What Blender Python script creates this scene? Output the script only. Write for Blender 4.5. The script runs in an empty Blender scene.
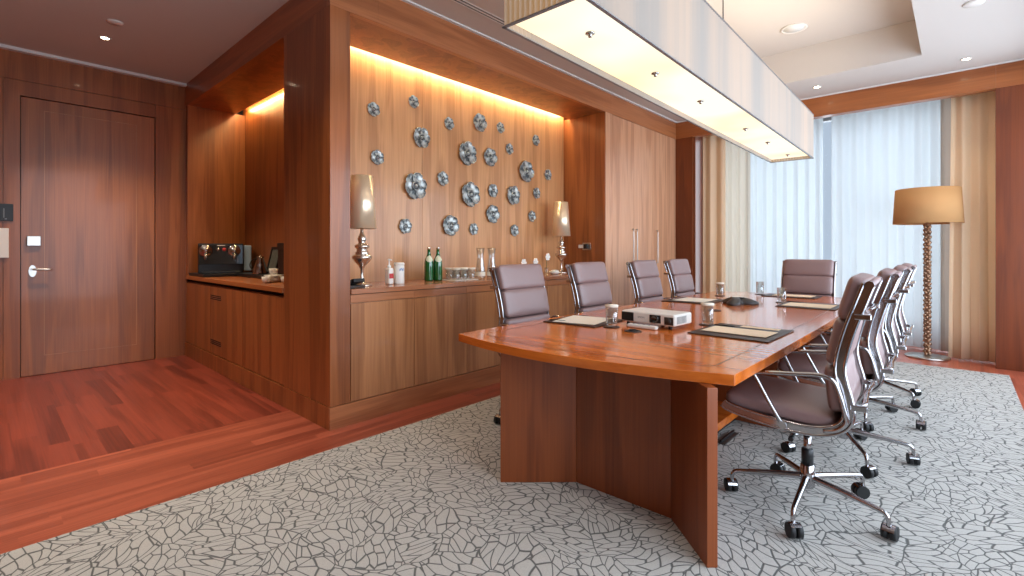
import bpy, bmesh, math, random
from mathutils import Vector, Matrix
random.seed(7)
SC = bpy.context.scene
COL = SC.collection
PI = math.pi

# ------------------------------------------------------------------ helpers
def lin(c):
    c = c / 255.0
    return c / 12.92 if c <= 0.04045 else ((c + 0.055) / 1.055) ** 2.4
def rgb(r, g, b): return (lin(r), lin(g), lin(b), 1.0)

class MB:
    """collects shapes into one mesh"""
    def __init__(s): s.v = []; s.f = []; s.sm = []
    def add(s, vs, fs, smooth=False):
        o = len(s.v); s.v += [tuple(v) for v in vs]
        for f in fs: s.f.append([i + o for i in f]); s.sm.append(smooth)
        return s
    def box(s, x0, x1, y0, y1, z0, z1, M=None):
        vs = [Vector((x, y, z)) for z in (z0, z1) for y in (y0, y1) for x in (x0, x1)]
        if M: vs = [M @ v for v in vs]
        return s.add(vs, [(0,2,3,1),(4,5,7,6),(0,1,5,4),(2,6,7,3),(0,4,6,2),(1,3,7,5)])
    def rbox(s, x0, x1, y0, y1, z0, z1, r, seg=3, M=None):
        bm = bmesh.new(); bmesh.ops.create_cube(bm, size=1)
        for v in bm.verts:
            v.co = Vector(((x0+x1)/2 + v.co.x*(x1-x0), (y0+y1)/2 + v.co.y*(y1-y0), (z0+z1)/2 + v.co.z*(z1-z0)))
        bmesh.ops.bevel(bm, geom=bm.edges[:], offset=r, segments=seg, profile=0.5, affect='EDGES')
        bm.verts.index_update()
        vs = [v.co.copy() for v in bm.verts]
        if M: vs = [M @ v for v in vs]
        fs = [[v.index for v in f.verts] for f in bm.faces]; bm.free()
        return s.add(vs, fs, False)
    def prism(s, pts, z0, z1):
        n = len(pts)
        vs = [(p[0], p[1], z0) for p in pts] + [(p[0], p[1], z1) for p in pts]
        fs = [list(range(n))[::-1], list(range(n, 2*n))] + [(i, (i+1)%n, n+(i+1)%n, n+i) for i in range(n)]
        return s.add(vs, fs)
    def lathe(s, prof, seg=24, c=(0,0,0), M=None, smooth=True, cap=True):
        n = len(prof); vs = []; fs = []
        for r, z in prof:
            for k in range(seg):
                a = 2*PI*k/seg
                v = Vector((r*math.cos(a), r*math.sin(a), z))
                if M: v = M @ v
                vs.append(v + Vector(c))
        for i in range(n-1):
            for k in range(seg):
                k2 = (k+1) % seg
                fs.append((i*seg+k, i*seg+k2, (i+1)*seg+k2, (i+1)*seg+k))
        s.add(vs, fs, smooth)
        if cap:
            o = len(s.v) - n*seg
            if prof[0][0] > 1e-4: s.f.append([o+k for k in range(seg)][::-1]); s.sm.append(False)
            if prof[-1][0] > 1e-4: s.f.append([o+(n-1)*seg+k for k in range(seg)]); s.sm.append(False)
        return s
    def cyl(s, p, q, r, seg=16, r2=None):
        p = Vector(p); q = Vector(q); d = q - p
        M = d.to_track_quat('Z', 'Y').to_matrix().to_4x4()
        return s.lathe([(r, 0), (r if r2 is None else r2, d.length)], seg, c=p, M=M)
    def tube(s, path, r, seg=10, closed=False, cap=True):
        P = [Vector(p) for p in path]; n = len(P)
        rr = r if isinstance(r, (list, tuple)) else [r]*n
        T = []
        for i in range(n):
            a = P[(i-1) % n] if (closed or i > 0) else P[i]
            b = P[(i+1) % n] if (closed or i < n-1) else P[i]
            T.append((b-a).normalized())
        up = Vector((0,0,1)) if abs(T[0].z) < .9 else Vector((1,0,0))
        N = (up - T[0]*up.dot(T[0])).normalized()
        vs = []
        for i in range(n):
            N = (N - T[i]*N.dot(T[i])).normalized(); B = T[i].cross(N)
            for k in range(seg):
                a = 2*PI*k/seg
                vs.append(P[i] + (N*math.cos(a) + B*math.sin(a))*rr[i])
        fs = []
        for i in range(n if closed else n-1):
            j = (i+1) % n
            for k in range(seg):
                k2 = (k+1) % seg
                fs.append((i*seg+k, i*seg+k2, j*seg+k2, j*seg+k))
        s.add(vs, fs, True)
        if cap and not closed:
            o = len(s.v) - n*seg
            s.f.append([o+k for k in range(seg)][::-1]); s.sm.append(False)
            s.f.append([o+(n-1)*seg+k for k in range(seg)]); s.sm.append(False)
        return s
    def squad(s, c, a, e1, e2, M=None, nu=48, nv=20):
        """rounded cushion: a = half sizes, thin axis z"""
        sg = lambda x, e: math.copysign(abs(x)**e, x)
        vs = []; fs = []
        for i in range(nv+1):
            v = -PI/2 + PI*i/nv
            for k in range(nu):
                u = 2*PI*k/nu
                p = Vector((a[0]*sg(math.cos(v), e1)*sg(math.cos(u), e2),
                            a[1]*sg(math.cos(v), e1)*sg(math.sin(u), e2), a[2]*sg(math.sin(v), e1)))
                if M: p = M @ p
                vs.append(p + Vector(c))
        for i in range(nv):
            for k in range(nu):
                k2 = (k+1) % nu
                fs.append((i*nu+k, i*nu+k2, (i+1)*nu+k2, (i+1)*nu+k))
        return s.add(vs, fs, True)
    def sheet(s, rows, smooth=True):
        m = len(rows[0]); vs = [p for r in rows for p in r]
        fs = [(i*m+k, i*m+k+1, (i+1)*m+k+1, (i+1)*m+k) for i in range(len(rows)-1) for k in range(m-1)]
        return s.add(vs, fs, smooth)
    def build(s, name, mat, parent=None, bevel=0, loc=None, mods=None, weld=True):
        me = bpy.data.meshes.new(name); me.from_pydata([tuple(v) for v in s.v], [], s.f)
        bm = bmesh.new(); bm.from_mesh(me)
        for f, sm in zip(bm.faces, s.sm): f.smooth = sm
        if weld: bmesh.ops.remove_doubles(bm, verts=bm.verts[:], dist=1e-5)
        bmesh.ops.recalc_face_normals(bm, faces=bm.faces[:])
        bm.to_mesh(me); bm.free()
        me.materials.append(mat)
        o = bpy.data.objects.new(name, me); COL.objects.link(o)
        if parent: o.parent = parent
        if loc: o.location = loc
        if bevel:
            b = o.modifiers.new('bevel', 'BEVEL'); b.width = bevel; b.segments = 2; b.limit_method = 'ANGLE'; b.angle_limit = math.radians(50)
        return o

def tag(o, label, cat, group=None, kind=None):
    o['label'] = label; o['category'] = cat
    if group: o['group'] = group
    if kind: o['kind'] = kind
    return o
def thing(name, label, cat, loc=(0,0,0), rz=0, group=None):
    o = bpy.data.objects.new(name, None); COL.objects.link(o)
    o.empty_display_size = .1
    o.location = loc; o.rotation_euler = (0, 0, rz)
    return tag(o, label, cat, group)
def struct(o): o['kind'] = 'structure'; return o
def dup(src, loc, rz, label, group=None):
    r = src.copy(); COL.objects.link(r); r.location = loc; r.rotation_euler = (0, 0, rz); r['label'] = label
    if group: r['group'] = group
    for ch in list(src.children):
        c = ch.copy(); COL.objects.link(c); c.parent = r
        for g in list(ch.children):
            d = g.copy(); COL.objects.link(d); d.parent = c
    return r
def smoothpath(pts, n=8):
    P = [Vector(p) for p in pts]; out = []
    for i in range(len(P)-1):
        p0 = P[max(i-1,0)]; p1 = P[i]; p2 = P[i+1]; p3 = P[min(i+2, len(P)-1)]
        for k in range(n):
            t = k/n
            out.append(.5*((2*p1) + (p2-p0)*t + (2*p0-5*p1+4*p2-p3)*t*t + (3*p1-p0-3*p2+p3)*t*t*t))
    out.append(P[-1]); return out
def rot(axis, a): return Matrix.Rotation(a, 4, axis)

# ------------------------------------------------------------------ materials
def newmat(name):
    m = bpy.data.materials.new(name); m.use_nodes = True
    nt = m.node_tree; nt.nodes.clear()
    out = nt.nodes.new('ShaderNodeOutputMaterial')
    return m, nt, out
def N(nt, t, **kw):
    n = nt.nodes.new(t)
    for k, v in kw.items(): setattr(n, k, v)
    return n
def pbsdf(nt, out, col=None, rough=.5, metal=0, coat=0, spec=.5):
    p = N(nt, 'ShaderNodeBsdfPrincipled')
    if col: p.inputs['Base Color'].default_value = col
    p.inputs['Roughness'].default_value = rough; p.inputs['Metallic'].default_value = metal
    p.inputs['Coat Weight'].default_value = coat; p.inputs['Coat Roughness'].default_value = .08
    p.inputs['Specular IOR Level'].default_value = spec
    nt.links.new(p.outputs[0], out.inputs[0]); return p
def plain(name, col, rough=.5, metal=0, coat=0, spec=.5, var=.06, scale=40):
    """single colour with a slight procedural mottling"""
    m, nt, out = newmat(name); p = pbsdf(nt, out, col, rough, metal, coat, spec)
    tc = N(nt, 'ShaderNodeTexCoord'); no = N(nt, 'ShaderNodeTexNoise'); no.inputs['Scale'].default_value = scale
    nt.links.new(tc.outputs['Object'], no.inputs['Vector'])
    r = N(nt, 'ShaderNodeValToRGB')
    r.color_ramp.elements[0].color = tuple(c*(1-var) for c in col[:3]) + (1,); r.color_ramp.elements[1].color = tuple(min(1, c*(1+var)) for c in col[:3]) + (1,)
    nt.links.new(no.outputs['Fac'], r.inputs['Fac']); nt.links.new(r.outputs['Color'], p.inputs['Base Color'])
    return m
def wood(name, dark, light, axis='Z', scale=1.0, rough=.35, coat=.15, planks=None, fine=.5):
    """veneer: noise stretched along the grain axis; planks=(width,length) adds boards"""
    m, nt, out = newmat(name); p = pbsdf(nt, out, light, rough, 0, coat)
    L = nt.links.new
    tc = N(nt, 'ShaderNodeTexCoord'); oi = N(nt, 'ShaderNodeObjectInfo')
    off = N(nt, 'ShaderNodeVectorMath', operation='SCALE'); off.inputs[0].default_value = (37, 53, 71)
    L(oi.outputs['Random'], off.inputs['Scale'])
    ad = N(nt, 'ShaderNodeVectorMath', operation='ADD'); L(tc.outputs['Object'], ad.inputs[0]); L(off.outputs[0], ad.inputs[1])
    src = ad.outputs[0]
    g = {'X': (0.9, 14, 14), 'Y': (14, 0.9, 14), 'Z': (14, 14, 0.9)}[axis]
    brickfac = None
    if planks:
        w, l = planks
        sep = N(nt, 'ShaderNodeSeparateXYZ'); L(tc.outputs['Object'], sep.inputs[0])
        a, b = ('X', 'Y') if axis == 'X' else ('Y', 'X')
        row = N(nt, 'ShaderNodeMath', operation='DIVIDE'); L(sep.outputs[b], row.inputs[0]); row.inputs[1].default_value = w
        rf = N(nt, 'ShaderNodeMath', operation='FLOOR'); L(row.outputs[0], rf.inputs[0])
        wn = N(nt, 'ShaderNodeTexWhiteNoise', noise_dimensions='1D'); L(rf.outputs[0], wn.inputs['W'])
        cl = N(nt, 'ShaderNodeMath', operation='DIVIDE'); L(sep.outputs[a], cl.inputs[0]); cl.inputs[1].default_value = l
        ca = N(nt, 'ShaderNodeMath', operation='ADD'); L(cl.outputs[0], ca.inputs[0]); L(wn.outputs['Value'], ca.inputs[1])
        cf = N(nt, 'ShaderNodeMath', operation='FLOOR'); L(ca.outputs[0], cf.inputs[0])
        cmb = N(nt, 'ShaderNodeCombineXYZ'); L(rf.outputs[0], cmb.inputs[0]); L(cf.outputs[0], cmb.inputs[1])
        wn2 = N(nt, 'ShaderNodeTexWhiteNoise', noise_dimensions='3D'); L(cmb.outputs[0], wn2.inputs['Vector'])
        brickfac = wn2.outputs['Value']
        sc2 = N(nt, 'ShaderNodeVectorMath', operation='SCALE'); L(wn2.outputs['Color'], sc2.inputs[0]); sc2.inputs['Scale'].default_value = 30
        ad2 = N(nt, 'ShaderNodeVectorMath', operation='ADD'); L(src, ad2.inputs[0]); L(sc2.outputs[0], ad2.inputs[1]); src = ad2.outputs[0]
    mp = N(nt, 'ShaderNodeMapping'); mp.inputs['Scale'].default_value = tuple(k*scale for k in g); L(src, mp.inputs['Vector'])
    n1 = N(nt, 'ShaderNodeTexNoise'); n1.inputs['Scale'].default_value = .55; n1.inputs['Detail'].default_value = 3; n1.inputs['Distortion'].default_value = .6
    L(mp.outputs[0], n1.inputs['Vector'])
    # cathedral rings
    k = N(nt, 'ShaderNodeMath', operation='MULTIPLY'); L(n1.outputs['Fac'], k.inputs[0]); k.inputs[1].default_value = 26
    sn = N(nt, 'ShaderNodeMath', operation='SINE'); L(k.outputs[0], sn.inputs[0])
    mp2 = N(nt, 'ShaderNodeMapping'); mp2.inputs['Scale'].default_value = tuple(k2*scale*(9 if k2 > 2 else 2.2) for k2 in g); L(src, mp2.inputs['Vector'])
    n2 = N(nt, 'ShaderNodeTexNoise'); n2.inputs['Scale'].default_value = 1.0; n2.inputs['Detail'].default_value = 2; L(mp2.outputs[0], n2.inputs['Vector'])
    m1 = N(nt, 'ShaderNodeMath', operation='MULTIPLY_ADD'); L(sn.outputs[0], m1.inputs[0]); m1.inputs[1].default_value = .10; L(n1.outputs['Fac'], m1.inputs[2])
    m2 = N(nt, 'ShaderNodeMath', operation='MULTIPLY_ADD'); L(n2.outputs['Fac'], m2.inputs[0]); m2.inputs[1].default_value = fine; L(m1.outputs[0], m2.inputs[2])
    fac = m2.outputs[0]
    if brickfac:
        m3 = N(nt, 'ShaderNodeMath', operation='MULTIPLY_ADD'); L(brickfac, m3.inputs[0]); m3.inputs[1].default_value = .3; L(fac, m3.inputs[2]); fac = m3.outputs[0]
    lo = .5 + fine*.5 - .4; hi = .5 + fine*.5 + .4
    if brickfac: lo += .02; hi += .28
    mr = N(nt, 'ShaderNodeMapRange'); mr.inputs['From Min'].default_value = lo; mr.inputs['From Max'].default_value = hi
    L(fac, mr.inputs['Value'])
    r = N(nt, 'ShaderNodeValToRGB'); r.color_ramp.elements[0].color = dark; r.color_ramp.elements[1].color = light
    L(mr.outputs[0], r.inputs['Fac']); L(r.outputs['Color'], p.inputs['Base Color'])
    return m
def emit(name, col, strength):
    m, nt, out = newmat(name); e = N(nt, 'ShaderNodeEmission'); e.inputs[0].default_value = col; e.inputs[1].default_value = strength
    nt.links.new(e.outputs[0], out.inputs[0]); return m
def cloth(name, col, trans=.5, clear=0.0, weave=900):
    m, nt, out = newmat(name); L = nt.links.new
    d = N(nt, 'ShaderNodeBsdfDiffuse'); d.inputs[0].default_value = col
    t = N(nt, 'ShaderNodeBsdfTranslucent'); t.inputs[0].default_value = col
    tc = N(nt, 'ShaderNodeTexCoord'); no = N(nt, 'ShaderNodeTexNoise'); no.inputs['Scale'].default_value = weave; L(tc.outputs['Object'], no.inputs['Vector'])
    bp = N(nt, 'ShaderNodeBump'); bp.inputs['Strength'].default_value = .1; bp.inputs['Distance'].default_value = .001; L(no.outputs['Fac'], bp.inputs['Height'])
    L(bp.outputs[0], d.inputs['Normal'])
    mx = N(nt, 'ShaderNodeMixShader'); mx.inputs[0].default_value = trans; L(d.outputs[0], mx.inputs[1]); L(t.outputs[0], mx.inputs[2])
    if clear:
        tr = N(nt, 'ShaderNodeBsdfTransparent'); m2 = N(nt, 'ShaderNodeMixShader'); m2.inputs[0].default_value = clear
        L(mx.outputs[0], m2.inputs[1]); L(tr.outputs[0], m2.inputs[2]); L(m2.outputs[0], out.inputs[0])
    else: L(mx.outputs[0], out.inputs[0])
    return m
def thin_glass(name, tint=(1,1,1,1), gloss=.12):
    m, nt, out = newmat(name); L = nt.links.new
    tr = N(nt, 'ShaderNodeBsdfTransparent'); tr.inputs[0].default_value = tint
    gl = N(nt, 'ShaderNodeBsdfGlossy'); gl.inputs['Roughness'].default_value = .03
    lw = N(nt, 'ShaderNodeLayerWeight'); lw.inputs[0].default_value = .35
    mr = N(nt, 'ShaderNodeMapRange'); mr.inputs['To Min'].default_value = gloss*.5; mr.inputs['To Max'].default_value = min(1, gloss*5); L(lw.outputs['Facing'], mr.inputs['Value'])
    mx = N(nt, 'ShaderNodeMixShader'); L(mr.outputs[0], mx.inputs[0]); L(tr.outputs[0], mx.inputs[1]); L(gl.outputs[0], mx.inputs[2]); L(mx.outputs[0], out.inputs[0])
    return m
def leather(name, col):
    m, nt, out = newmat(name); L = nt.links.new; p = pbsdf(nt, out, col, .4, 0, 0, .85)
    tc = N(nt, 'ShaderNodeTexCoord'); v = N(nt, 'ShaderNodeTexVoronoi'); v.inputs['Scale'].default_value = 500; L(tc.outputs['Object'], v.inputs['Vector'])
    n = N(nt, 'ShaderNodeTexNoise'); n.inputs['Scale'].default_value = 14; L(tc.outputs['Object'], n.inputs['Vector'])
    ad = N(nt, 'ShaderNodeMath', operation='MULTIPLY_ADD'); L(n.outputs['Fac'], ad.inputs[0]); ad.inputs[1].default_value = 3; L(v.outputs['Distance'], ad.inputs[2])
    b = N(nt, 'ShaderNodeBump'); b.inputs['Strength'].default_value = .22; b.inputs['Distance'].default_value = .002; L(ad.outputs[0], b.inputs['Height']); L(b.outputs[0], p.inputs['Normal'])
    return m
def carpet_mat():
    m, nt, out = newmat('carpet_loop'); L = nt.links.new; p = pbsdf(nt, out, None, .95, 0, 0, .1)
    tc = N(nt, 'ShaderNodeTexCoord')
    # cells twisted by a slow noise so the slivers change direction
    n = N(nt, 'ShaderNodeTexNoise'); n.inputs['Scale'].default_value = 3.2; n.inputs['Detail'].default_value = 1; L(tc.outputs['Object'], n.inputs['Vector'])
    sb = N(nt, 'ShaderNodeVectorMath', operation='SUBTRACT'); L(n.outputs['Color'], sb.inputs[0]); sb.inputs[1].default_value = (.5,.5,.5)
    sc = N(nt, 'ShaderNodeVectorMath', operation='SCALE'); L(sb.outputs[0], sc.inputs[0]); sc.inputs['Scale'].default_value = .17
    ad = N(nt, 'ShaderNodeVectorMath', operation='ADD'); L(tc.outputs['Object'], ad.inputs[0]); L(sc.outputs[0], ad.inputs[1])
    rg = N(nt, 'ShaderNodeTexVoronoi', voronoi_dimensions='2D'); rg.inputs['Scale'].default_value = 5.2; L(ad.outputs[0], rg.inputs['Vector'])
    re = N(nt, 'ShaderNodeTexVoronoi', voronoi_dimensions='2D', feature='DISTANCE_TO_EDGE'); re.inputs['Scale'].default_value = 5.2; L(ad.outputs[0], re.inputs['Vector'])
    st = N(nt, 'ShaderNodeSeparateColor'); L(rg.outputs['Color'], st.inputs[0])
    an = N(nt, 'ShaderNodeMapRange'); an.inputs['To Min'].default_value = -1.5; an.inputs['To Max'].default_value = 1.1; L(st.outputs[0], an.inputs['Value'])
    vr = N(nt, 'ShaderNodeVectorRotate', rotation_type='Z_AXIS'); L(ad.outputs[0], vr.inputs['Vector']); L(an.outputs[0], vr.inputs['Angle'])
    mp = N(nt, 'ShaderNodeMapping'); mp.inputs['Scale'].default_value = (11.5, 28, 1); L(vr.outputs[0], mp.inputs['Vector'])
    v = N(nt, 'ShaderNodeTexVoronoi', voronoi_dimensions='2D', feature='DISTANCE_TO_EDGE'); v.inputs['Scale'].default_value = 1; L(mp.outputs[0], v.inputs['Vector'])
    l1 = N(nt, 'ShaderNodeMapRange', interpolation_type='SMOOTHSTEP'); l1.inputs['From Min'].default_value = .024; l1.inputs['From Max'].default_value = .085; L(v.outputs['Distance'], l1.inputs['Value'])
    l2 = N(nt, 'ShaderNodeMapRange', interpolation_type='SMOOTHSTEP'); l2.inputs['From Min'].default_value = .006; l2.inputs['From Max'].default_value = .02; L(re.outputs['Distance'], l2.inputs['Value'])
    mx = N(nt, 'ShaderNodeMath', operation='MINIMUM'); L(l1.outputs[0], mx.inputs[0]); L(l2.outputs[0], mx.inputs[1])
    f = N(nt, 'ShaderNodeTexNoise'); f.inputs['Scale'].default_value = 260; L(tc.outputs['Object'], f.inputs['Vector'])
    f2 = N(nt, 'ShaderNodeMapRange'); f2.inputs['To Min'].default_value = .75; f2.inputs['To Max'].default_value = 1.2; L(f.outputs['Fac'], f2.inputs['Value'])
    cr = N(nt, 'ShaderNodeValToRGB'); cr.color_ramp.elements[0].color = rgb(100, 100, 98); cr.color_ramp.elements[1].color = rgb(184, 181, 175)
    L(mx.outputs[0], cr.inputs['Fac'])
    vm = N(nt, 'ShaderNodeVectorMath', operation='SCALE'); L(cr.outputs['Color'], vm.inputs[0]); L(f2.outputs[0], vm.inputs['Scale']); L(vm.outputs[0], p.inputs['Base Color'])
    bp = N(nt, 'ShaderNodeBump'); bp.inputs['Strength'].default_value = .4; bp.inputs['Distance'].default_value = .004
    a2 = N(nt, 'ShaderNodeMath', operation='ADD'); L(mx.outputs[0], a2.inputs[0]); L(f.outputs['Fac'], a2.inputs[1]); L(a2.outputs[0], bp.inputs['Height']); L(bp.outputs[0], p.inputs['Normal'])
    return m
def pewter():
    m, nt, out = newmat('pewter_glaze'); L = nt.links.new; p = pbsdf(nt, out, None, .35, .5)
    tc = N(nt, 'ShaderNodeTexCoord'); n = N(nt, 'ShaderNodeTexNoise'); n.inputs['Scale'].default_value = 2.4; n.inputs['Detail'].default_value = 3; L(tc.outputs['Object'], n.inputs['Vector'])
    r = N(nt, 'ShaderNodeValToRGB'); r.color_ramp.elements[0].position = .36; r.color_ramp.elements[0].color = rgb(74, 80, 82); r.color_ramp.elements[1].position = .60; r.color_ramp.elements[1].color = rgb(190, 194, 190)
    L(n.outputs['Fac'], r.inputs['Fac']); L(r.outputs['Color'], p.inputs['Base Color']); return m

M = {}
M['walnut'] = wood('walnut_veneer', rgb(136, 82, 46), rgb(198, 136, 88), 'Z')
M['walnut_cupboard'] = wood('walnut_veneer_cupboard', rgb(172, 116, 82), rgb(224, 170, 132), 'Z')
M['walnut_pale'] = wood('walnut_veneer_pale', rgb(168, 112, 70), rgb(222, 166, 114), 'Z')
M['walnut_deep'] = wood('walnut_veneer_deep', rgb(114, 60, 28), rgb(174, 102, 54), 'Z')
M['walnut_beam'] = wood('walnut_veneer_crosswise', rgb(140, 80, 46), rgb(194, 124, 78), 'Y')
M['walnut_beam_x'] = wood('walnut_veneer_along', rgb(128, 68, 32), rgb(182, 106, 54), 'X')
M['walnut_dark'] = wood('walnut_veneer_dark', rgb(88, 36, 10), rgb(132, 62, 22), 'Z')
M['table'] = wood('cherry_polished', rgb(176, 80, 22), rgb(226, 124, 46), 'X', .7, .16, .4)
M['table_base'] = wood('cherry_base', rgb(104, 46, 18), rgb(156, 80, 36), 'Z', .8, .4, .05)
M['floor_x'] = wood('jatoba_boards_across', rgb(84, 31, 22), rgb(164, 74, 54), 'X', .8, .32, .1, (.13, 1.1), .6)
M['floor_y'] = wood('jatoba_boards_along', rgb(112, 46, 32), rgb(202, 108, 80), 'Y', .8, .28, .15, (.1, 1.3), .6)
M['carpet'] = carpet_mat()
M['ceiling'] = plain('ceiling_paint', rgb(206, 198, 190), .85, var=.01)
M['trim'] = plain('white_trim', rgb(225, 225, 222), .6, var=.01)
M['plaster'] = plain('plaster', rgb(200, 190, 178), .8, var=.02)
M['dark_gap'] = plain('dark_gap', rgb(24, 16, 12), .8)
M['chrome'] = plain('chrome', rgb(176, 174, 176), .12, 1.0, var=.02)
M['steel'] = plain('brushed_steel', rgb(190, 186, 180), .28, 1.0, var=.05)
M['leather'] = leather('mauve_leather', rgb(136, 109, 107))
M['black'] = plain('black_plastic', rgb(22, 22, 24), .4, var=.1)
M['rubber'] = plain('black_rubber', rgb(16, 16, 17), .6)
M['white'] = plain('white_plastic', rgb(232, 228, 220), .35, var=.02)
M['paper'] = plain('paper', rgb(240, 232, 216), .8, var=.02)
M['cream'] = plain('cream_paper', rgb(240, 216, 186), .8, var=.02)
M['blotter'] = plain('brown_leather_blotter', rgb(58, 42, 38), .45, var=.1)
M['silver_shade'] = plain('mirror_shade', rgb(246, 224, 192), .3, .6, var=.03)
M['silver'] = plain('polished_silver', rgb(222, 214, 204), .2, .95, var=.04)
M['bronze'] = plain('aged_bronze', rgb(160, 128, 104), .3, .85, var=.4, scale=30)
M['brass'] = plain('brass', rgb(186, 146, 84), .25, 1.0)
M['gold_shade'] = cloth('gold_shade', rgb(216, 168, 116), .35)
M['pewter'] = pewter()
M['green_glass'] = plain('green_glass', rgb(8, 92, 36), .06, 0, .6, .8, var=.3, scale=12)
M['label'] = plain('cream_label', rgb(220, 222, 190), .6)
M['glass'] = thin_glass('drinking_glass', (.96, .98, .98, 1), .16)
M['pane'] = thin_glass('window_pane', (.96, .98, 1, 1), .05)
M['sheer'] = cloth('sheer_voile', rgb(226, 230, 232), .62, .12)
M['drape'] = cloth('taupe_drape', rgb(250, 228, 198), .4)
M['metal_frame'] = plain('window_metal', rgb(150, 150, 152), .4, .6)
M['shade'] = cloth('pleated_shade', rgb(226, 214, 196), .4)
M['petal_white'] = plain('white_petal', rgb(240, 236, 228), .6)
M['stem'] = plain('green_stem', rgb(70, 100, 50), .6)
M['red'] = plain('red_print', rgb(190, 50, 50), .5)
M['blue'] = plain('blue_print', rgb(70, 110, 170), .5)
M['grey'] = plain('grey_plastic', rgb(120, 122, 124), .4)
M['dark_grey'] = plain('charcoal_plastic', rgb(58, 54, 52), .38, var=.1)
M['lens'] = plain('dark_lens', rgb(10, 12, 16), .05, 0, .8, .9)
M['led'] = emit('cove_led', rgb(255, 234, 184), 58)
M['led2'] = emit('coffee_led', rgb(255, 222, 156), 70)
M['lamp_glow'] = emit('lamp_glow', rgb(255, 232, 196), 30)
M['pendant_glow'] = None

# pendant glow: acrylic panel lit from behind, warmer between the bulbs
def pendant_glow():
    m, nt, out = newmat('lit_acrylic'); L = nt.links.new
    tc = N(nt, 'ShaderNodeTexCoord'); n = N(nt, 'ShaderNodeTexNoise'); n.inputs['Scale'].default_value = 1.1; L(tc.outputs['Object'], n.inputs['Vector'])
    r = N(nt, 'ShaderNodeValToRGB'); r.color_ramp.elements[0].position = .25; r.color_ramp.elements[0].color = rgb(255, 222, 166); r.color_ramp.elements[1].position = .55; r.color_ramp.elements[1].color = rgb(255, 244, 220)
    L(n.outputs['Fac'], r.inputs['Fac']); e = N(nt, 'ShaderNodeEmission'); e.inputs[1].default_value = 1.35; L(r.outputs['Color'], e.inputs[0]); L(e.outputs[0], out.inputs[0]); return m
M['pendant_glow'] = pendant_glow()
def shade_glow():
    m, nt, out = newmat('pleated_shade_lit'); L = nt.links.new
    p = pbsdf(nt, out, rgb(160, 154, 148), .8, 0, 0, .1)
    tc = N(nt, 'ShaderNodeTexCoord'); n = N(nt, 'ShaderNodeTexNoise'); n.inputs['Scale'].default_value = 1.6; n.inputs['Detail'].default_value = 5; n.inputs['Roughness'].default_value = .6
    mp = N(nt, 'ShaderNodeMapping'); mp.inputs['Scale'].default_value = (1, 1, .06); L(tc.outputs['Object'], mp.inputs['Vector']); L(mp.outputs[0], n.inputs['Vector'])
    r = N(nt, 'ShaderNodeValToRGB'); r.color_ramp.elements[0].position = .4; r.color_ramp.elements[0].color = rgb(124, 104, 84); r.color_ramp.elements[1].position = .6; r.color_ramp.elements[1].color = rgb(206, 160, 108)
    L(n.outputs['Fac'], r.inputs['Fac']); L(r.outputs['Color'], p.inputs['Emission Color']); p.inputs['Emission Strength'].default_value = .5
    return m
M['shade'] = shade_glow()

# ------------------------------------------------------------------ setting
CEIL = 3.2; SOF = 2.945
XL = -3.193          # face of the joinery wall
YE = 1.621           # entry side face of the joinery
XD = -6.735          # entry door wall
YW = 7.2             # window wall face
XR = 0.74; YR = -2.4
def sbox(name, mat, *bs, bevel=0):
    m = MB()
    for b in bs: m.box(*b)
    return struct(m.build(name, mat, bevel=bevel))
sbox('floor', M['floor_y'], (-3.83, XR+.1, YR, 8.45, -.06, 0))
sbox('floor_entry', M['floor_x'], (XD-.1, -3.83, YR, 2.3, -.06, 0))
sbox('floor_carpet', M['carpet'], (-2.88, .372, YR, 6.87, 0.0005, .006))
# ceiling with raised tray
TX0, TX1, TY0, TY1, TZ = -2.55, -.27, .6, 6.37, 3.57
sbox('ceiling', M['ceiling'],
     (XD-.1, TX0, YR, YE+.05, CEIL, CEIL+.05), (XL-.02, TX0, YE+.05, 8.45, CEIL, CEIL+.05), (TX1, XR+.1, YR, 8.45, CEIL, CEIL+.05),
     (TX0, TX1, YR, TY0, CEIL, CEIL+.05), (TX0, TX1, TY1, 8.45, CEIL, CEIL+.05),
     (TX0-.03, TX0, TY0, TY1, CEIL+.05, TZ), (TX1, TX1+.03, TY0, TY1, CEIL+.05, TZ), (TX0, TX1, TY0-.03, TY0, CEIL+.05, TZ), (TX0, TX1, TY1, TY1+.03, CEIL+.05, TZ),
     (TX0-.03, TX1+.03, TY0-.03, TY1+.03, TZ, TZ+.05))
# joinery shell
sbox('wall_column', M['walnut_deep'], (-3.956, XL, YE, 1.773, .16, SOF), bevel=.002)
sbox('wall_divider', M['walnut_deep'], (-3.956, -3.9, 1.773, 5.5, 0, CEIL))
m = MB()
sy = [1.773, 2.876, 4.04, 5.164]
for a, b in zip(sy, sy[1:]): m.box(-3.84, -3.82, a+.0015, b-.0015, .9, CEIL)
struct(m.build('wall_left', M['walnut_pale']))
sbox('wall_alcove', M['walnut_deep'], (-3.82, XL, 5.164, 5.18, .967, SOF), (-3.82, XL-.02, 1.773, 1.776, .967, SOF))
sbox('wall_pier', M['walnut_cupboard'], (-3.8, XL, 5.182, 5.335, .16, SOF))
sbox('trim_1', M['walnut_beam'], (XL-.05, XL, YE, 2.0, SOF, CEIL), (XL-.05, XL, 2.001, 5.30, SOF, CEIL), (XL-.05, XL, 5.301, YW, SOF, CEIL))
sbox('trim_2', M['walnut_beam_x'], (XD, -3.96, YE, YE+.05, SOF, CEIL), (-3.959, XL-.05, YE, YE+.05, SOF, CEIL))
sbox('ceiling_alcove', M['walnut_deep'], (-3.70, XL-.05, 1.773, 5.18, SOF, SOF+.03), (-3.73, -3.70, 1.773, 5.18, SOF, SOF+.09))
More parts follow.
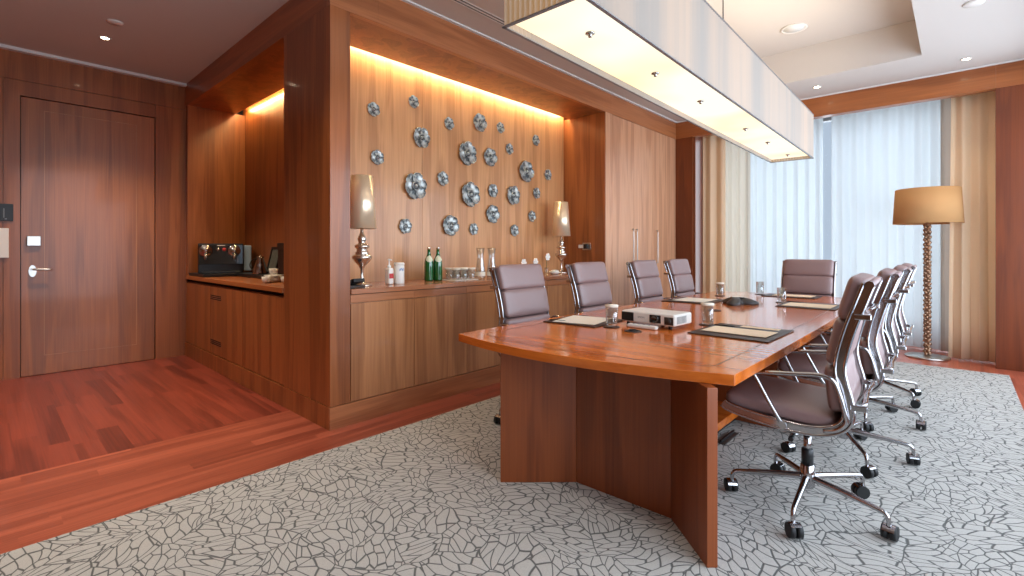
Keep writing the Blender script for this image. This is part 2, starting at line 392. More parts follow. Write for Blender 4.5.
sbox('ceiling_coffee', M['walnut_deep'], (-6.66, -3.956, YE+.05, 2.11, SOF, SOF+.03), (-6.66, -3.956, 2.11, 2.14, SOF, SOF+.09))
sbox('wall_coffee', M['walnut_deep'], (-6.735, -3.956, 2.25, 2.27, .9, CEIL), (-6.735, -6.66, YE+.005, 2.25, .9, SOF))
sbox('wall_joinery_top', M['dark_gap'], (-6.735, -3.9, 2.27, 2.29, .9, CEIL+.02), (-3.9, XL-.05, 1.7, 7.2, CEIL-.01, CEIL+.02), (-6.735, -3.9, YE+.06, 2.27, CEIL-.01, CEIL+.02))
sbox('baseboard_left', M['walnut_beam'], (XL-.02, XL+.004, YE-.004, YW, 0, .157))
sbox('baseboard_entry', M['walnut_deep'], (XD, XL-.02, YE-.004, YE+.02, 0, .157))
sbox('trim_3', M['trim'], (XL, XL+.03, YE, YW, CEIL-.012, CEIL))
sbox('trim_4', M['trim'], (XD, XD+.06, YR, YE, CEIL-.03, CEIL))
# entry wall around the door
sbox('wall_entry_back', M['dark_gap'], (XD-.12, XD-.062, YR, 2.3, 0, CEIL))
D0, D1, DH = .25, 1.327, 2.75
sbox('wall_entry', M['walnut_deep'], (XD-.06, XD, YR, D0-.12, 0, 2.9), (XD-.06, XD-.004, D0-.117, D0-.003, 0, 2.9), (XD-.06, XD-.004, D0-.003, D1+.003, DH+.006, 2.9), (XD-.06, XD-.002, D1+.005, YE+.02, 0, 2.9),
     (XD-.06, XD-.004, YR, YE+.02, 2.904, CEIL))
d = struct(MB().box(XD-.05, XD-.012, D0+.003, D1-.003, .006, DH-.004).build('door_1', wood('door_veneer', rgb(112, 62, 32), rgb(180, 110, 62), 'Z', .8)))
m = MB()
for a in ((.415, .421, .19, 2.64), (1.156, 1.162, .19, 2.64)): m.box(XD-.013, XD-.0095, a[0], a[1], a[2], a[3])
for a in ((.415, 1.162, .19, .196), (.415, 1.162, 2.634, 2.64)): m.box(XD-.013, XD-.0095, a[0], a[1], a[2], a[3])
m.build('moulding', M['walnut'], d)
m = MB().prism([(.028*math.cos(2*PI*k/32), .058*math.sin(2*PI*k/32)) for k in range(32)], -.012, .004)
lp = m.build('lock_plate', M['steel'], d); lp.matrix_basis = Matrix(((0,0,1,XD),(1,0,0,.333),(0,1,0,1.038),(0,0,0,1)))
m = MB().cyl((XD, .333, 1.055), (XD+.055, .333, 1.055), .011).tube(smoothpath([(XD+.05, .333, 1.055), (XD+.058, .36, 1.055), (XD+.058, .47, 1.052)], 5), .0095)
m.build('lever_handle', M['steel'], d)
m = MB().rbox(XD-.012, XD+.022, .29, .393, 1.285, 1.385, .006); m.build('thumb_turn_housing', M['steel'], d)
m = MB().box(XD-.05, XD-.02, D0, D1, 0, .006); m.build('threshold', M['dark_gap'], d)
# window wall
sbox('wall_window', M['walnut_dark'], (XL, -2.94, YW, YW+.06, 0, SOF), (.29, XR, YW, YW+.06, 0, SOF), (XL-.05, XL, YW, 8.3, 0, CEIL), (XR, XR+.06, YW, 8.3, 0, CEIL), (-2.95, -2.93, YW+.06, YW+.1, 0, SOF))
sbox('trim_5', M['walnut_beam_x'], (XL, .29, YW-.004, YW+.12, SOF, CEIL), (.291, XR, YW-.004, YW+.12, SOF, CEIL))
sbox('trim_6', M['trim'], (XL, XR, YW-.03, YW-.004, CEIL-.012, CEIL))
w = MB()
GY = 8.3
for a, b in ((XL, XL+.07), (-1.30, -1.22), (XR-.07, XR)): w.box(a, b, GY, GY+.08, 0, CEIL)
w.box(XL, XR, GY, GY+.08, 0, .1).box(XL, XR, GY, GY+.08, CEIL-.08, CEIL)
f1 = struct(w.build('window_1', M['metal_frame']))
MB().box(XL+.07, -1.30, GY+.03, GY+.045, .1, CEIL-.08).box(-1.22, XR-.07, GY+.03, GY+.045, .1, CEIL-.08).build('glazing', M['pane'], f1)
# right wall: glazed, beside the camera
sbox('wall_right', M['plaster'], (XR, XR+.12, YR, .4, 0, CEIL), (XR, XR+.12, 7.1, YW, 0, CEIL), (XR, XR+.12, .4, 7.1, 0, .12), (XR, XR+.12, .4, 7.1, 3.0, CEIL))
w = MB()
for k in range(5): y = .4 + 1.675*k; w.box(XR+.03, XR+.09, y-.03 if k else y, y+.03 if k < 4 else y, .12, 3.0)
w.box(XR+.03, XR+.09, .4, 7.1, .12, .18).box(XR+.03, XR+.09, .4, 7.1, 2.94, 3.0)
f2 = struct(w.build('window_2', M['metal_frame']))
g = MB()
for k in range(4): y = .4 + 1.675*k; g.box(XR+.055, XR+.065, y+.03, y+1.645, .18, 2.94)
g.build('glazing', M['pane'], f2)
sbox('wall_rear', M['walnut'], (XD-.1, XR+.12, YR-.1, YR, 0, CEIL))
sbox('baseboard_rear', M['walnut_beam_x'], (XD, XR, YR, YR+.015, 0, .15))

# ------------------------------------------------------------------ fitted cabinets
cab_names = ['next to the column, below the first silver lamp', 'under the green bottles', 'under the covered glasses, partly behind the table corner',
             'behind the nearest mauve chair', 'under the white orchids', 'at the far end, below the second silver lamp']
ys = [1.776, 2.328, 2.89, 3.46, 4.03, 4.60, 5.16]
for i in range(6):
    y0, y1 = ys[i], ys[i+1]
    c = thing('base_cabinet', 'walnut base cabinet ' + cab_names[i], 'cabinet', (XL-.3, (y0+y1)/2, 0), 0, 'walnut base cabinets along the display wall')
    h = (y1-y0)/2
    MB().box(-.3, .28, -h, h, .0, .925).build('body', M['walnut'], c)
    MB().box(.281, .299, -h+.002, h-.002, .165, .862).build('door', M['walnut'], c, .001)
    MB().box(.281, .297, -h+.001, h-.001, .868, .925).build('top_rail', M['walnut_beam'], c, .001)
o = MB().box(-3.82, XL+.012, 1.776, 5.162, .93, .965).build('counter_top', wood('counter_veneer', rgb(128, 72, 44), rgb(190, 126, 88), 'Y', 1, .25, .4), bevel=.002)
tag(o, 'long walnut counter top holding the lamps, bottles and glasses', 'counter')
CT = .965
tc_specs = [(5.338, 6.437, 'tall walnut cupboard with two doors and a pair of thin steel pulls', 2), (6.44, 7.19, 'tall single-door walnut cupboard beside the window corner', 1)]
for y0, y1, lab, nd in tc_specs:
    c = thing('tall_cupboard', lab, 'cupboard', (XL-.3, (y0+y1)/2, 0), 0, 'tall walnut cupboards')
    h = (y1-y0)/2
    MB().box(-.3, .28, -h, h, .0, SOF-.002).build('body', M['walnut_cupboard'], c)
    for k in range(nd):
        a = -h + 2*h/nd*k; b = a + 2*h/nd
        dd = MB().box(.281, .299, a+.002, b-.002, .165, SOF-.004).build('door', M['walnut_cupboard'], c, .001)
        hy = (b-.05 if k == 0 else a+.05) if nd == 2 else a+.1
        MB().tube(smoothpath([(.297, hy, 1.06), (.322, hy, 1.065), (.325, hy, 1.1), (.325, hy, 1.49), (.322, hy, 1.515), (.297, hy, 1.52)], 4), .006, 8).build('pull_handle', M['steel'], dd)
# coffee station cabinet
c = thing('coffee_cabinet', 'dark walnut cabinet with small slotted vents under the coffee machine', 'cabinet', (-5.31, YE+.3, 0))
MB().box(-1.42, 1.35, -.275, .32, 0, .87).build('body', M['walnut_deep'], c)
for k in range(3):
    a = -1.42 + k*.924
    MB().box(a+.002, a+.92, -.294, -.276, .165, .865).build('front_panel', M['walnut_deep'], c, .001)
for z in (.735, .27):
    v = MB()
    for k in range(3): v.box(-.5, -.17, -.2965, -.2935, z+k*.018-.004, z+k*.018+.004)
    v.build('vent_slots', M['dark_gap'], c)
o = MB().box(-6.655, -3.957, YE-.012, 2.248, .905, .945).build('coffee_counter', M['walnut_beam_x'], bevel=.002)
tag(o, 'dark walnut counter in the entry niche under the coffee machine', 'counter')
o = MB().box(-6.655, -3.957, YE+.05, 2.24, .871, .904).build('counter_plinth', M['dark_gap']); struct(o); o.name = 'trim_7'
CC = .945

# cove lights
o = MB().box(-3.775, -3.745, 1.8, 5.15, 3.0, 3.012).build('cove_light', M['led']); tag(o, 'warm light strip in the slot above the flower display', 'light strip', 'cove light strips')
o = MB().box(-6.6, -3.98, 2.175, 2.205, 3.0, 3.012).build('cove_light', M['led2']); tag(o, 'warm light strip in the slot above the coffee niche', 'light strip', 'cove light strips')

# ------------------------------------------------------------------ boardroom table
TT = .755
t = thing('boardroom_table', 'long polished cherry boardroom table with bowed end', 'table', (0, 0, 0))
near = smoothpath([(-2.17, 1.896, 0), (-1.87, 1.838, 0), (-1.563, 1.818, 0), (-1.32, 1.835, 0), (-1.085, 1.877, 0), (-.859, 1.938, 0), (-.65, 2.008, 0)], 6)
right = smoothpath([(-.65, 2.008, 0), (-.645, 3.1, 0), (-.655, 4.2, 0), (-.69, 5.93, 0)], 6)
far = smoothpath([(-.69, 5.93, 0), (-1.05, 6.03, 0), (-1.41, 6.06, 0), (-1.77, 6.03, 0), (-2.13, 5.93, 0)], 6)
left = smoothpath([(-2.13, 5.93, 0), (-2.165, 4.2, 0), (-2.175, 3.1, 0), (-2.17, 1.896, 0)], 6)
outl = near[:-1] + right[:-1] + far[:-1] + left[:-1]
outl = [(p.x, p.y) for p in outl]
MB().prism(outl, TT-.045, TT).build('tabletop', M['table'], t, .003)
def inset(pts, d):
    n = len(pts); res = []
    cx = sum(p[0] for p in pts)/n; cy = sum(p[1] for p in pts)/n
    for i in range(n):
        a = Vector(pts[i-1]); b = Vector(pts[(i+1) % n]); tt = (b-a).normalized(); nn = Vector((-tt.y, tt.x))
        p = Vector(pts[i])
        res.append(p + nn*d)
    return res
def clear(p, d): return min((p - Vector(a)).length for a in outl_fine) > d*.97
outl_fine = [(a[0]+(b[0]-a[0])*k/12, a[1]+(b[1]-a[1])*k/12) for a, b in zip(outl, outl[1:]+outl[:1]) for k in range(12)]
i1, i2 = zip(*[(a, b) for a, b in zip(inset(outl, .11), inset(outl, .1165)) if clear(a, .11)])
sh = MB(); n = len(i1)
vs = [(p.x, p.y, TT+.0004) for p in i1] + [(p.x, p.y, TT+.0004) for p in i2]
sh.add(vs, [(k, (k+1) % n, n+(k+1) % n, n+k) for k in range(n)]).build('inlay_line', plain('inlay_wood', rgb(70, 34, 18), .3), t)
def panel(pts, name='pedestal_panel', mat=None):
    MB().prism(pts, .0065, TT-.0455).build(name, mat or M['table_base'], t, .002)
panel([(-1.80, 1.87), (-1.505, 2.145), (-1.505, 2.19), (-1.83, 1.90)])
panel([(-1.504, 2.146), (-.979, 2.152), (-.979, 2.192), (-1.504, 2.19)])
panel([(-.978, 2.152), (-.723, 1.914), (-.692, 1.942), (-.95, 2.19), (-.978, 2.192)])
panel([(-1.80, 3.72), (-.92, 3.72), (-.92, 3.76), (-1.80, 3.76)])
panel([(-1.80, 5.9), (-1.505, 5.7), (-1.505, 5.66), (-1.83, 5.87)]); panel([(-1.504, 5.66), (-.979, 5.66), (-.979, 5.7), (-1.504, 5.7)]); panel([(-.978, 5.66), (-.69, 5.85), (-.72, 5.88), (-.978, 5.7)])
MB().box(-1.40, -1.15, 2.195, 3.718, .07, .12).build('cable_tray', M['table'], t)
MB().box(-1.38, -1.2, 2.2, 3.718, .0065, .069).build('cable_tray_base', M['dark_gap'], t)

# ------------------------------------------------------------------ office chair (local: back towards +x)
def chair_proto(label, group):
    c = thing('office_chair', label, 'chair', (0,0,0), 0, group)
    prof = [(-.315, .503), (-.285, .487), (-.2, .470), (-.08, .455), (.03, .450), (.11, .462), (.165, .492), (.190, .54), (.186, .60), (.166, .68), (.158, .74), (.170, .82), (.196, .92), (.223, 1.0), (.248, 1.075), (.257, 1.10)]
    P = smoothpath([(a, 0, b) for a, b in prof], 4)
    W = .262
    def rail(y):
        mb = MB(); nrm = []
        for i in range(len(P)):
            a = P[max(i-1, 0)]; b = P[min(i+1, len(P)-1)]; d = (b-a).normalized(); nrm.append(Vector((-d.z, 0, d.x)))
        off = Vector((0, y, 0))
        ra = [p + off + q*.017 for p, q in zip(P, nrm)]; rb = [p + off - q*.017 for p, q in zip(P, nrm)]
        mb.tube(ra, .0075, 8); mb.tube(rb, .0075, 8)
        for e in (-.003, .003): mb.sheet([[p + Vector((0, e, 0)) for p in ra], [p + Vector((0, e, 0)) for p in rb]])
        # chrome cap at the head
        mb.cyl((.261, y-.010, 1.098), (.261, y+.010, 1.098), .0165, 16)
        mb.build('side_rail', M['chrome'], c, weld=False)
    rail(W); rail(-W)
    # sling between the rails
    mb = MB(); rows = []
    for p in P: rows.append([p + Vector((0, y, 0)) for y in (-W+.002, -.13, 0, .13, W-.002)])
    o = mb.sheet(rows).build('sling', M['leather'], c)
    s = o.modifiers.new('s', 'SOLIDIFY'); s.thickness = .006; s.offset = 0
    # cushions
    def pad(z0, z1, u0, u1, name):
        a = math.atan2(u1-u0, z1-z0); L = math.hypot(u1-u0, z1-z0)/2
        Mx = Matrix(((-math.cos(a), 0, math.sin(a)), (0, 1, 0), (math.sin(a), 0, math.cos(a)))).transposed().to_4x4()
        # local axes: x along width, y along height, z thickness
        ex = Vector((0, 1, 0)); ey = Vector((math.sin(a), 0, math.cos(a))); ez = Vector((-math.cos(a), 0, math.sin(a)))
        Mx = Matrix((ex, ey, ez)).transposed().to_4x4()
        ce = Vector(((u0+u1)/2, 0, (z0+z1)/2)) + ez*.034
        MB().squad(ce, (.25, L+.004, .044), .52, .2, Mx, 64, 24).build(name, M['leather'], c)
    pad(.935, 1.115, .208, .258, 'back_cushion'); pad(.74, .935, .166, .208, 'back_cushion'); pad(.55, .74, .182, .164, 'back_cushion')
    ex = Vector((0, 1, 0)); ey = Vector((1, 0, -.06)).normalized(); ez = ex.cross(ey)
    if ez.z < 0: ez = -ez
    MB().squad((-.085, 0, .505), (.25, .235, .045), .5, .18, Matrix((ex, ey, ez)).transposed().to_4x4(), 64, 24).build('seat', M['leather'], c)
    MB().cyl((.259, -W+.011, 1.098), (.259, W-.011, 1.098), .0155, 16).build('head_roll', M['leather'], c)
    # braces behind the back and below the seat
    def brace(u, z, sag):
        q = smoothpath([(u, -W, z), (u+.035, -W*.82, z+.004), (u+.03+sag, 0, z), (u+.035, W*.82, z+.004), (u, W, z)], 6)
        mb = MB().tube(q, .010, 10)
        for sy in (-1, 1): mb.rbox(u-.01, u+.05, sy*W-.011, sy*W+.011, z-.012, z+.012, .004, 2)
        mb.build('back_brace', M['chrome'], c)
    brace(.218, .965, -.015); brace(.205, .585, .0)
    mb = MB()
    for u in (-.13, .06): mb.tube(smoothpath([(u, -W, .447), (u*.7, -W*.55, .425), (u*.5-.01, 0, .41), (u*.7, W*.55, .425), (u, W, .447)], 5), .011, 8)
    mb.build('seat_brace', M['chrome'], c)
    MB().rbox(-.12, .08, -.06, .06, .365, .412, .012, 3).cyl((-.03, -.06, .385), (-.03, -.20, .385), .006, 8).cyl((-.03, -.20, .385), (-.03, -.235, .385), .011, 10).build('tilt_mechanism', M['black'], c)
    for sy in (-1, 1):
        y = sy
        arm = [(-.055, W*y, .452), (-.075, .276*y, .49), (-.115, .292*y, .57), (-.155, .30*y, .65), (-.168, .302*y, .672), (-.15, .302*y, .683), (-.1, .302*y, .689), (.0, .302*y, .699), (.09, .302*y, .708), (.135, .301*y, .695), (.158, .298*y, .65), (.175, .288*y, .575), (.182, .276*y, .52), (.150, .268*y, .478), (.10, W*y, .462)]
        MB().tube(smoothpath(arm, 5), .0095, 10).cyl((-.055, y*(W-.012), .455), (-.055, y*(W+.016), .455), .017, 14).build('armrest', M['chrome'], c)
    # column and base
    MB().lathe([(.017, .22), (.017, .37)], 18).build('gas_lift', M['chrome'], c)
    MB().lathe([(.026, .20), (.026, .275), (.022, .28)], 18).build('lift_sleeve', M['black'], c)
    MB().lathe([(.024, .09), (.032, .10), (.034, .15), (.030, .20), (.025, .205)], 20).build('base_hub', M['chrome'], c)
    return c
BASE_R = .335
def add_base(c, deg):
    for k in range(5):
        a = math.radians(deg + 72*k)
        d = Vector((math.cos(a), math.sin(a), 0)); z = Vector((0, 0, 1))
        pts = [d*.022 + z*.142, d*.09 + z*.138, d*.2 + z*.128, d*.29 + z*.118, d*.318 + z*.112, d*.331 + z*.096, d*BASE_R + z*.062]
        rr = [.017, .0155, .0135, .0115, .0105, .010, .009]
        q = smoothpath(pts, 4); rq = [rr[min(i//4, 5)] + (rr[min(i//4+1, 6)] - rr[min(i//4, 5)])*((i % 4)/4) for i in range(len(q))]
        leg = MB().tube(q, rq, 10).build('leg', M['chrome'], c)
        # caster: twin dark wheels under a chrome hood
        ca = a + 1.1*k + .6
        e = Vector((math.cos(ca), math.sin(ca), 0)); s = Vector((-e.y, e.x, 0)); ctr = d*BASE_R + e*.012 + z*.0345
        mb = MB()
        for sg in (-1, 1): mb.cyl(ctr + s*(sg*.004), ctr + s*(sg*.027), .031, 18)
        mb.build('caster_wheel', M['rubber'], leg)
        hood = []
        for j in range(9):
            t2 = math.radians(-10 + 115*j/8 + 55)
            hood.append([ctr + (e*math.cos(t2) + z*math.sin(t2))*.0335 + s*w2 for w2 in (-.022, -.008, .008, .022)])
        MB().sheet(hood).cyl(ctr - s*.003 + z*.0, ctr + s*.003, .012, 10).build('caster_hood', M['chrome'], leg)
proto_spots = []
gR = 'chairs along the window side of the table'; gL = 'chairs along the credenza side of the table'
ctop = .006
specs = [
 (-.54, 2.71, .045, -88, 'mauve leather swivel chair closest to us on the carpet, fully visible with arms and casters', gR),
 (-.52, 3.57, .04, -63, 'second mauve swivel chair in the row right of the table, just behind the nearest one', gR),
 (-.52, 4.42, .04, -81, 'third mauve swivel chair in the row right of the table', gR),
 (-.53, 5.15, .03, -36, 'farthest mauve swivel chair in the row right of the table, closest to the floor lamp', gR),
 (-2.285, 2.81, PI, -112, 'mauve swivel chair at the near left table corner, before the glasses on the counter', gL),
 (-2.27, 3.74, PI, -30, 'mauve swivel chair before the second silver lamp, behind the left blotter', gL),
 (-2.27, 4.80, PI, -50, 'mauve swivel chair before the tall cupboard pulls', gL),
 (-2.27, 5.66, PI, -70, 'mauve swivel chair in the window corner, last on the credenza side', gL),
 (-1.27, 6.20, PI/2, -20, 'mauve swivel chair at the far head of the table, before the curtains', 'chair at the far table head'),
]
proto = None
for x, y, rz, deg, lab, grp in specs:
    if proto is None:
        proto = chair_proto(lab, grp); c = proto
    else:
        c = dup(proto, (0,0,0), 0, lab, grp)
    c.location = (x, y, ctop); c.rotation_euler = (0, 0, rz)
    proto_spots.append((c, deg - math.degrees(rz)))
for c, deg in proto_spots: add_base(c, deg)

# ------------------------------------------------------------------ pendant
p = thing('pendant_light', 'long rectangular pendant light with pleated cream shade over the table', 'pendant light', (-1.27, 3.67, 2.2), .018)
hw, hl, ph = .203, 2.165, .45
def pleats(a, b, nrm, n):
    a = Vector(a); b = Vector(b); nrm = Vector(nrm); r0 = []; r1 = []
    for i in range(2*n+1):
        q = a + (b-a)*(i/(2*n)) + nrm*(.0 if i % 2 else -.011)
        r0.append(q); r1.append(q + Vector((0, 0, ph)))
    return [r0, r1]
s = MB()
s.sheet(pleats((hw, -hl, 0), (hw, hl, 0), (1,0,0), 150), False); s.sheet(pleats((-hw, hl, 0), (-hw, -hl, 0), (-1,0,0), 150), False)
s.sheet(pleats((-hw, -hl, 0), (hw, -hl, 0), (0,-1,0), 15), False); s.sheet(pleats((hw, hl, 0), (-hw, hl, 0), (0,1,0), 15), False)
o = s.build('pleated_shade', M['shade'], p); sl = o.modifiers.new('s', 'SOLIDIFY'); sl.thickness = .002
fr = MB()
for z in (-.003, ph-.003):
    for a in ((-hw-.0025, -hw+.013, -hl, hl), (hw-.013, hw+.0025, -hl, hl), (-hw-.0025, hw+.0025, -hl-.0025, -hl+.013), (-hw-.0025, hw+.0025, hl-.013, hl+.0025)): fr.box(a[0], a[1], a[2], a[3], z, z+.006)
for y in (-1.4, 0, 1.4): fr.box(-hw, hw, y-.006, y+.006, ph-.006, ph)
fr.build('wire_frame', M['metal_frame'], p)
MB().box(-hw+.014, hw-.014, -hl+.014, hl-.014, .030, .036).build('diffuser', M['pendant_glow'], p)
for yy in (1.843, 2.505, 3.175, 4.145, 4.806, 5.57):
    MB().lathe([(0, -.016), (.008, -.015), (.009, -.006), (.010, -.003), (.022, .0), (.022, .005), (0, .0115)], 16, c=(.02, yy-3.67, .018)).build('finial', M['steel'], p)
for y in (-1.6, 0.0):
    MB().cyl((0, y, ph-.004), (0, y, TZ-2.2), .004, 8).lathe([(.04, TZ-2.2-.03), (.04, TZ-2.2)], 16, c=(0, y, 0)).build('suspension_cable', M['black'], p)

# ------------------------------------------------------------------ floor lamp
fl = thing('floor_lamp', 'floor lamp with gold drum shade and knobbly bronze stem before the curtains', 'floor lamp', (-.265, 7.40, 0))
MB().lathe([(0, .001), (.2, .001), (.205, .006), (.205, .018), (.195, .024), (.03, .03), (0, .03)], 48).build('base', M['steel'], fl)
m = MB(); m.lathe([(.017, .03), (.017, 1.62)], 14)
z = .05; i = 0
while z < 1.54:
    for k in range(3):
        a = i*1.0 + k*2*PI/3
        Mx = rot('Z', a + .5) @ rot('X', random.uniform(-.5, .5)) @ rot('Y', random.uniform(-.6, .6))
        m.squad((.02*math.cos(a), .02*math.sin(a), z + random.uniform(-.006, .006)), (.022, .017, .019), .8, .8, Mx, 8, 6)
    z += .028; i += 1
m.build('stem', M['bronze'], fl)
sh = MB(); 
sh.lathe([(.318, 1.55), (.295, 1.95)], 64, cap=False)
o = sh.build('lamp_shade', M['gold_shade'], fl); sl = o.modifiers.new('s', 'SOLIDIFY'); sl.thickness = .004
m = MB()
for k in range(3): a = k*2*PI/3; m.cyl((0, 0, 1.63), (.29*math.cos(a), .29*math.sin(a), 1.93), .003, 6)
m.lathe([(.02, 1.6), (.02, 1.66)], 12); m.build('shade_carrier', M['brass'], fl)

# ------------------------------------------------------------------ curtains
def curtain(name, x0, x1, yb, z0, z1, folds, amp, mat, label, group, seed, flare=0):
    R = random.Random(seed); n = folds*16; ph = [R.uniform(-.5, .5) for _ in range(folds+2)]; am = [R.uniform(.6, 1.2) for _ in range(folds+2)]
    rows = []
    for zi in range(9):
        tz = zi/8; z = z1 + (z0-z1)*tz; row = []
        for i in range(n+1):
            s = i/n; f = s*folds; k = int(f)
            A = amp*(am[k]*(1-(f-k)) + am[min(k+1, folds+1)]*(f-k))*(.55+.45*tz)
            y = yb + A*math.sin(2*PI*f + ph[k]*(1-(f-k)) + ph[k+1]*(f-k))
            x = x0 + (x1-x0)*s + amp*.35*math.sin(4*PI*f)*tz + flare*tz*(s-.5)
            row.append((x, y, z))
        rows.append(row)
    o = MB().sheet(rows).build(name, mat)
    sl = o.modifiers.new('s', 'SOLIDIFY'); sl.thickness = .003 if name != 'sheer_curtain' else .0015
    return tag(o, label, 'curtain', group)
curtain('sheer_curtain', -2.36, -1.40, 7.98, .02, 3.14, 7, .04, M['sheer'], 'white sheer curtain left of the window bar, behind the far chair', 'white sheer curtains', 3)
curtain('sheer_curtain', -1.30, -.13, 7.98, .02, 3.14, 7, .04, M['sheer'], 'white sheer curtain right of the window bar, behind the floor lamp', 'white sheer curtains', 4)
curtain('drape', -2.90, -2.56, 7.5, .015, 3.14, 2, .03, M['drape'], 'taupe drape gathered at the left end of the window', 'taupe drapes', 5)
curtain('drape', -.06, .33, 7.5, .015, 3.14, 3, .035, M['drape'], 'taupe drape gathered at the right end, behind the floor lamp shade', 'taupe drapes', 9, .05)
curtain('lining_curtain', -.16, .33, 7.9, .015, 3.14, 3, .03, cloth('grey_voile', rgb(206, 192, 178), .5, .25), 'narrow greyish voile hanging between the right drape and the white sheer', 'side voiles', 11)
curtain('lining_curtain', -2.92, -2.33, 7.9, .015, 3.14, 5, .03, cloth('cream_voile', rgb(226, 218, 204), .5, .25), 'narrow cream voile hanging beside the left drape', 'side voiles', 12)

# ------------------------------------------------------------------ wall flowers
fl = [(2.338,2.49,.133,'small metal flower at the upper left corner of the display, nearest the column'),
(2.767,2.653,.127,'topmost small metal flower on the left third of the display'),
(3.203,2.53,.136,'small metal flower in the top row, left of the highest medium one'),
(3.629,2.62,.207,'medium metal flower highest in the middle of the display'),
(3.953,2.626,.132,'small metal flower immediately right of the highest medium one'),
(4.577,2.588,.143,'small metal flower alone at the upper right of the display'),
(2.855,2.327,.209,'medium metal flower below the topmost small one on the left'),
(3.447,2.26,.264,'large metal flower in the upper middle, touching distance from a medium one'),
(3.787,2.268,.212,'medium metal flower right beside the large upper middle one'),
(4.105,2.409,.135,'small metal flower between the upper right single and the middle pair'),
(4.39,2.183,.269,'large metal flower on the right of the display'),
(4.815,2.191,.147,'small metal flower farthest right on the display'),
(2.376,2.071,.141,'small metal flower above the first silver lamp'),
(2.782,1.854,.27,'large metal flower on the left, right of the first silver lamp shade'),
(3.122,1.962,.151,'small metal flower between the two large flowers of the middle height'),
(3.489,1.833,.274,'large metal flower at the centre of the display'),
(3.833,1.904,.158,'small metal flower right of the large central one'),
(4.162,1.88,.232,'medium metal flower below the large right-hand one'),
(4.593,1.941,.143,'small metal flower above the second silver lamp'),
(3.826,1.644,.213,'medium metal flower low in the middle, right of the large central one'),
(4.506,1.655,.142,'small metal flower just left of the second silver lamp shade'),
(2.673,1.469,.148,'small metal flower low on the left above the white canister'),
(3.219,1.496,.221,'medium metal flower above the covered glasses'),
(3.543,1.468,.134,'small metal flower above the carafes'),
(4.19,1.474,.146,'lowest small metal flower on the right, above the orchids')]
RF = random.Random(5)
def flower_proto():
    f = thing('metal_flower', 'x', 'wall flower', (0,0,0), 0, 'metal flowers on the display wall')
    # local: face towards +x, unit radius 1
    m = MB()
    for k in range(6):
        # one broad cupped petal: a grid lifted at its rim, notched at the tip
        a0 = 2*PI*k/6; rows = []
        for i in range(11):
            t_ = i/10; r_ = .22 + .78*t_; hw_ = .43*math.sin(PI*min(1, .18 + .60*t_))**.8*(1 if t_ < .75 else math.sqrt(max(.0, 1 - ((t_-.75)/.25)**2))*.93 + .07)
            row = []
            for j in range(13):
                q = -1 + j/6; w_ = q*hw_
                hgt = .09 + .06*t_ + .09*abs(q)**2.2*(.4+.6*t_) - .07*math.sin(PI*t_) + (.05 if k % 2 else 0)
                rr_ = r_ - .06*(1-abs(q))*max(0, t_-.8)*5
                row.append(Vector((hgt, 0, 0)) + Vector((0, math.cos(a0), math.sin(a0)))*rr_ + Vector((0, -math.sin(a0), math.cos(a0)))*w_)
            rows.append(row)
        m.sheet(rows)
    pt = m.build('petals', M['pewter'], f); sl = pt.modifiers.new('s', 'SOLIDIFY'); sl.thickness = .035; sl.offset = -1
    m = MB(); Mx = rot('Y', PI/2)
    m.lathe([(.30, .10), (.36, .20), (.33, .30), (.27, .28), (.22, .14), (.0, .10)], 24, M=Mx, cap=False)
    m.squad((.2, 0, 0), (.17, .15, .15), 1, 1, None, 16, 10)
    m.build('centre', M['pewter'], f)
    MB().cyl((.0, 0, 0), (.2, 0, 0), .3, 16).build('backplate', M['dark_grey'], f)
    return f
fp = None
for y, z, dm, lab in fl:
    if fp is None: fp = flower_proto(); f = fp; f['label'] = lab
    else: f = dup(fp, (0,0,0), 0, lab)
    f.location = (-3.8195, y, z); s_ = dm/2*.98; f.scale = (s_, s_, s_); f.rotation_euler = (RF.uniform(0, 1), 0, 0)

# ------------------------------------------------------------------ counter items
def table_lamp(loc, lab):
    l = thing('table_lamp', lab, 'table lamp', loc, 0, 'silver table lamps on the counter')
    pr = [(0, 0), (.075, 0), (.078, .006), (.07, .014), (.03, .022), (.017, .04), (.011, .08), (.013, .13), (.028, .16), (.056, .188), (.075, .215), (.079, .232), (.062, .244), (.05, .25), (.056, .258), (.046, .27), (.04, .284), (.045, .294), (.060, .306), (.056, .319), (.036, .329), (.025, .338), (.03, .352), (.036, .368), (.026, .392), (.016, .41), (.012, .43), (.012, .48), (0, .48)]
    MB().lathe(pr, 32).build('turned_base', M['silver'], l)
    sh = MB().lathe([(.113, .45), (.082, .865)], 40, cap=False)
    o = sh.build('lamp_shade', M['silver_shade'], l); sl = o.modifiers.new('s', 'SOLIDIFY'); sl.thickness = .003
    m = MB()
    for k in range(3): a = k*2*PI/3; m.cyl((0, 0, .47), (.1*math.cos(a), .1*math.sin(a), .55), .003, 6)
    m.build('shade_carrier', M['silver'], l)
table_lamp((-3.46, 2.02, CT), 'silver table lamp with mirrored shade beside the column')
table_lamp((-3.58, 4.79, CT), 'silver table lamp with mirrored shade at the far end of the counter')
ph_ = thing('telephone', 'dark desk telephone on the counter beside the column', 'telephone', (-3.37, 1.86, CT), .2)
MB().prism([(-.1, -.07), (.1, -.07), (.1, .07), (-.1, .07)], .001, .02).build('base', M['dark_grey'], ph_, .004)
Mx = Matrix.Translation((0, .02, .02)) @ rot('Y', -.25)
MB().rbox(-.09, .09, -.045, .06, 0, .03, .006, 2, Mx).build('keypad', M['black'], ph_)
MB().tube(smoothpath([(-.09, -.05, .06), (-.06, -.05, .075), (.04, -.05, .06), (.08, -.05, .042)], 4), .014, 10).build('handset', M['black'], ph_)
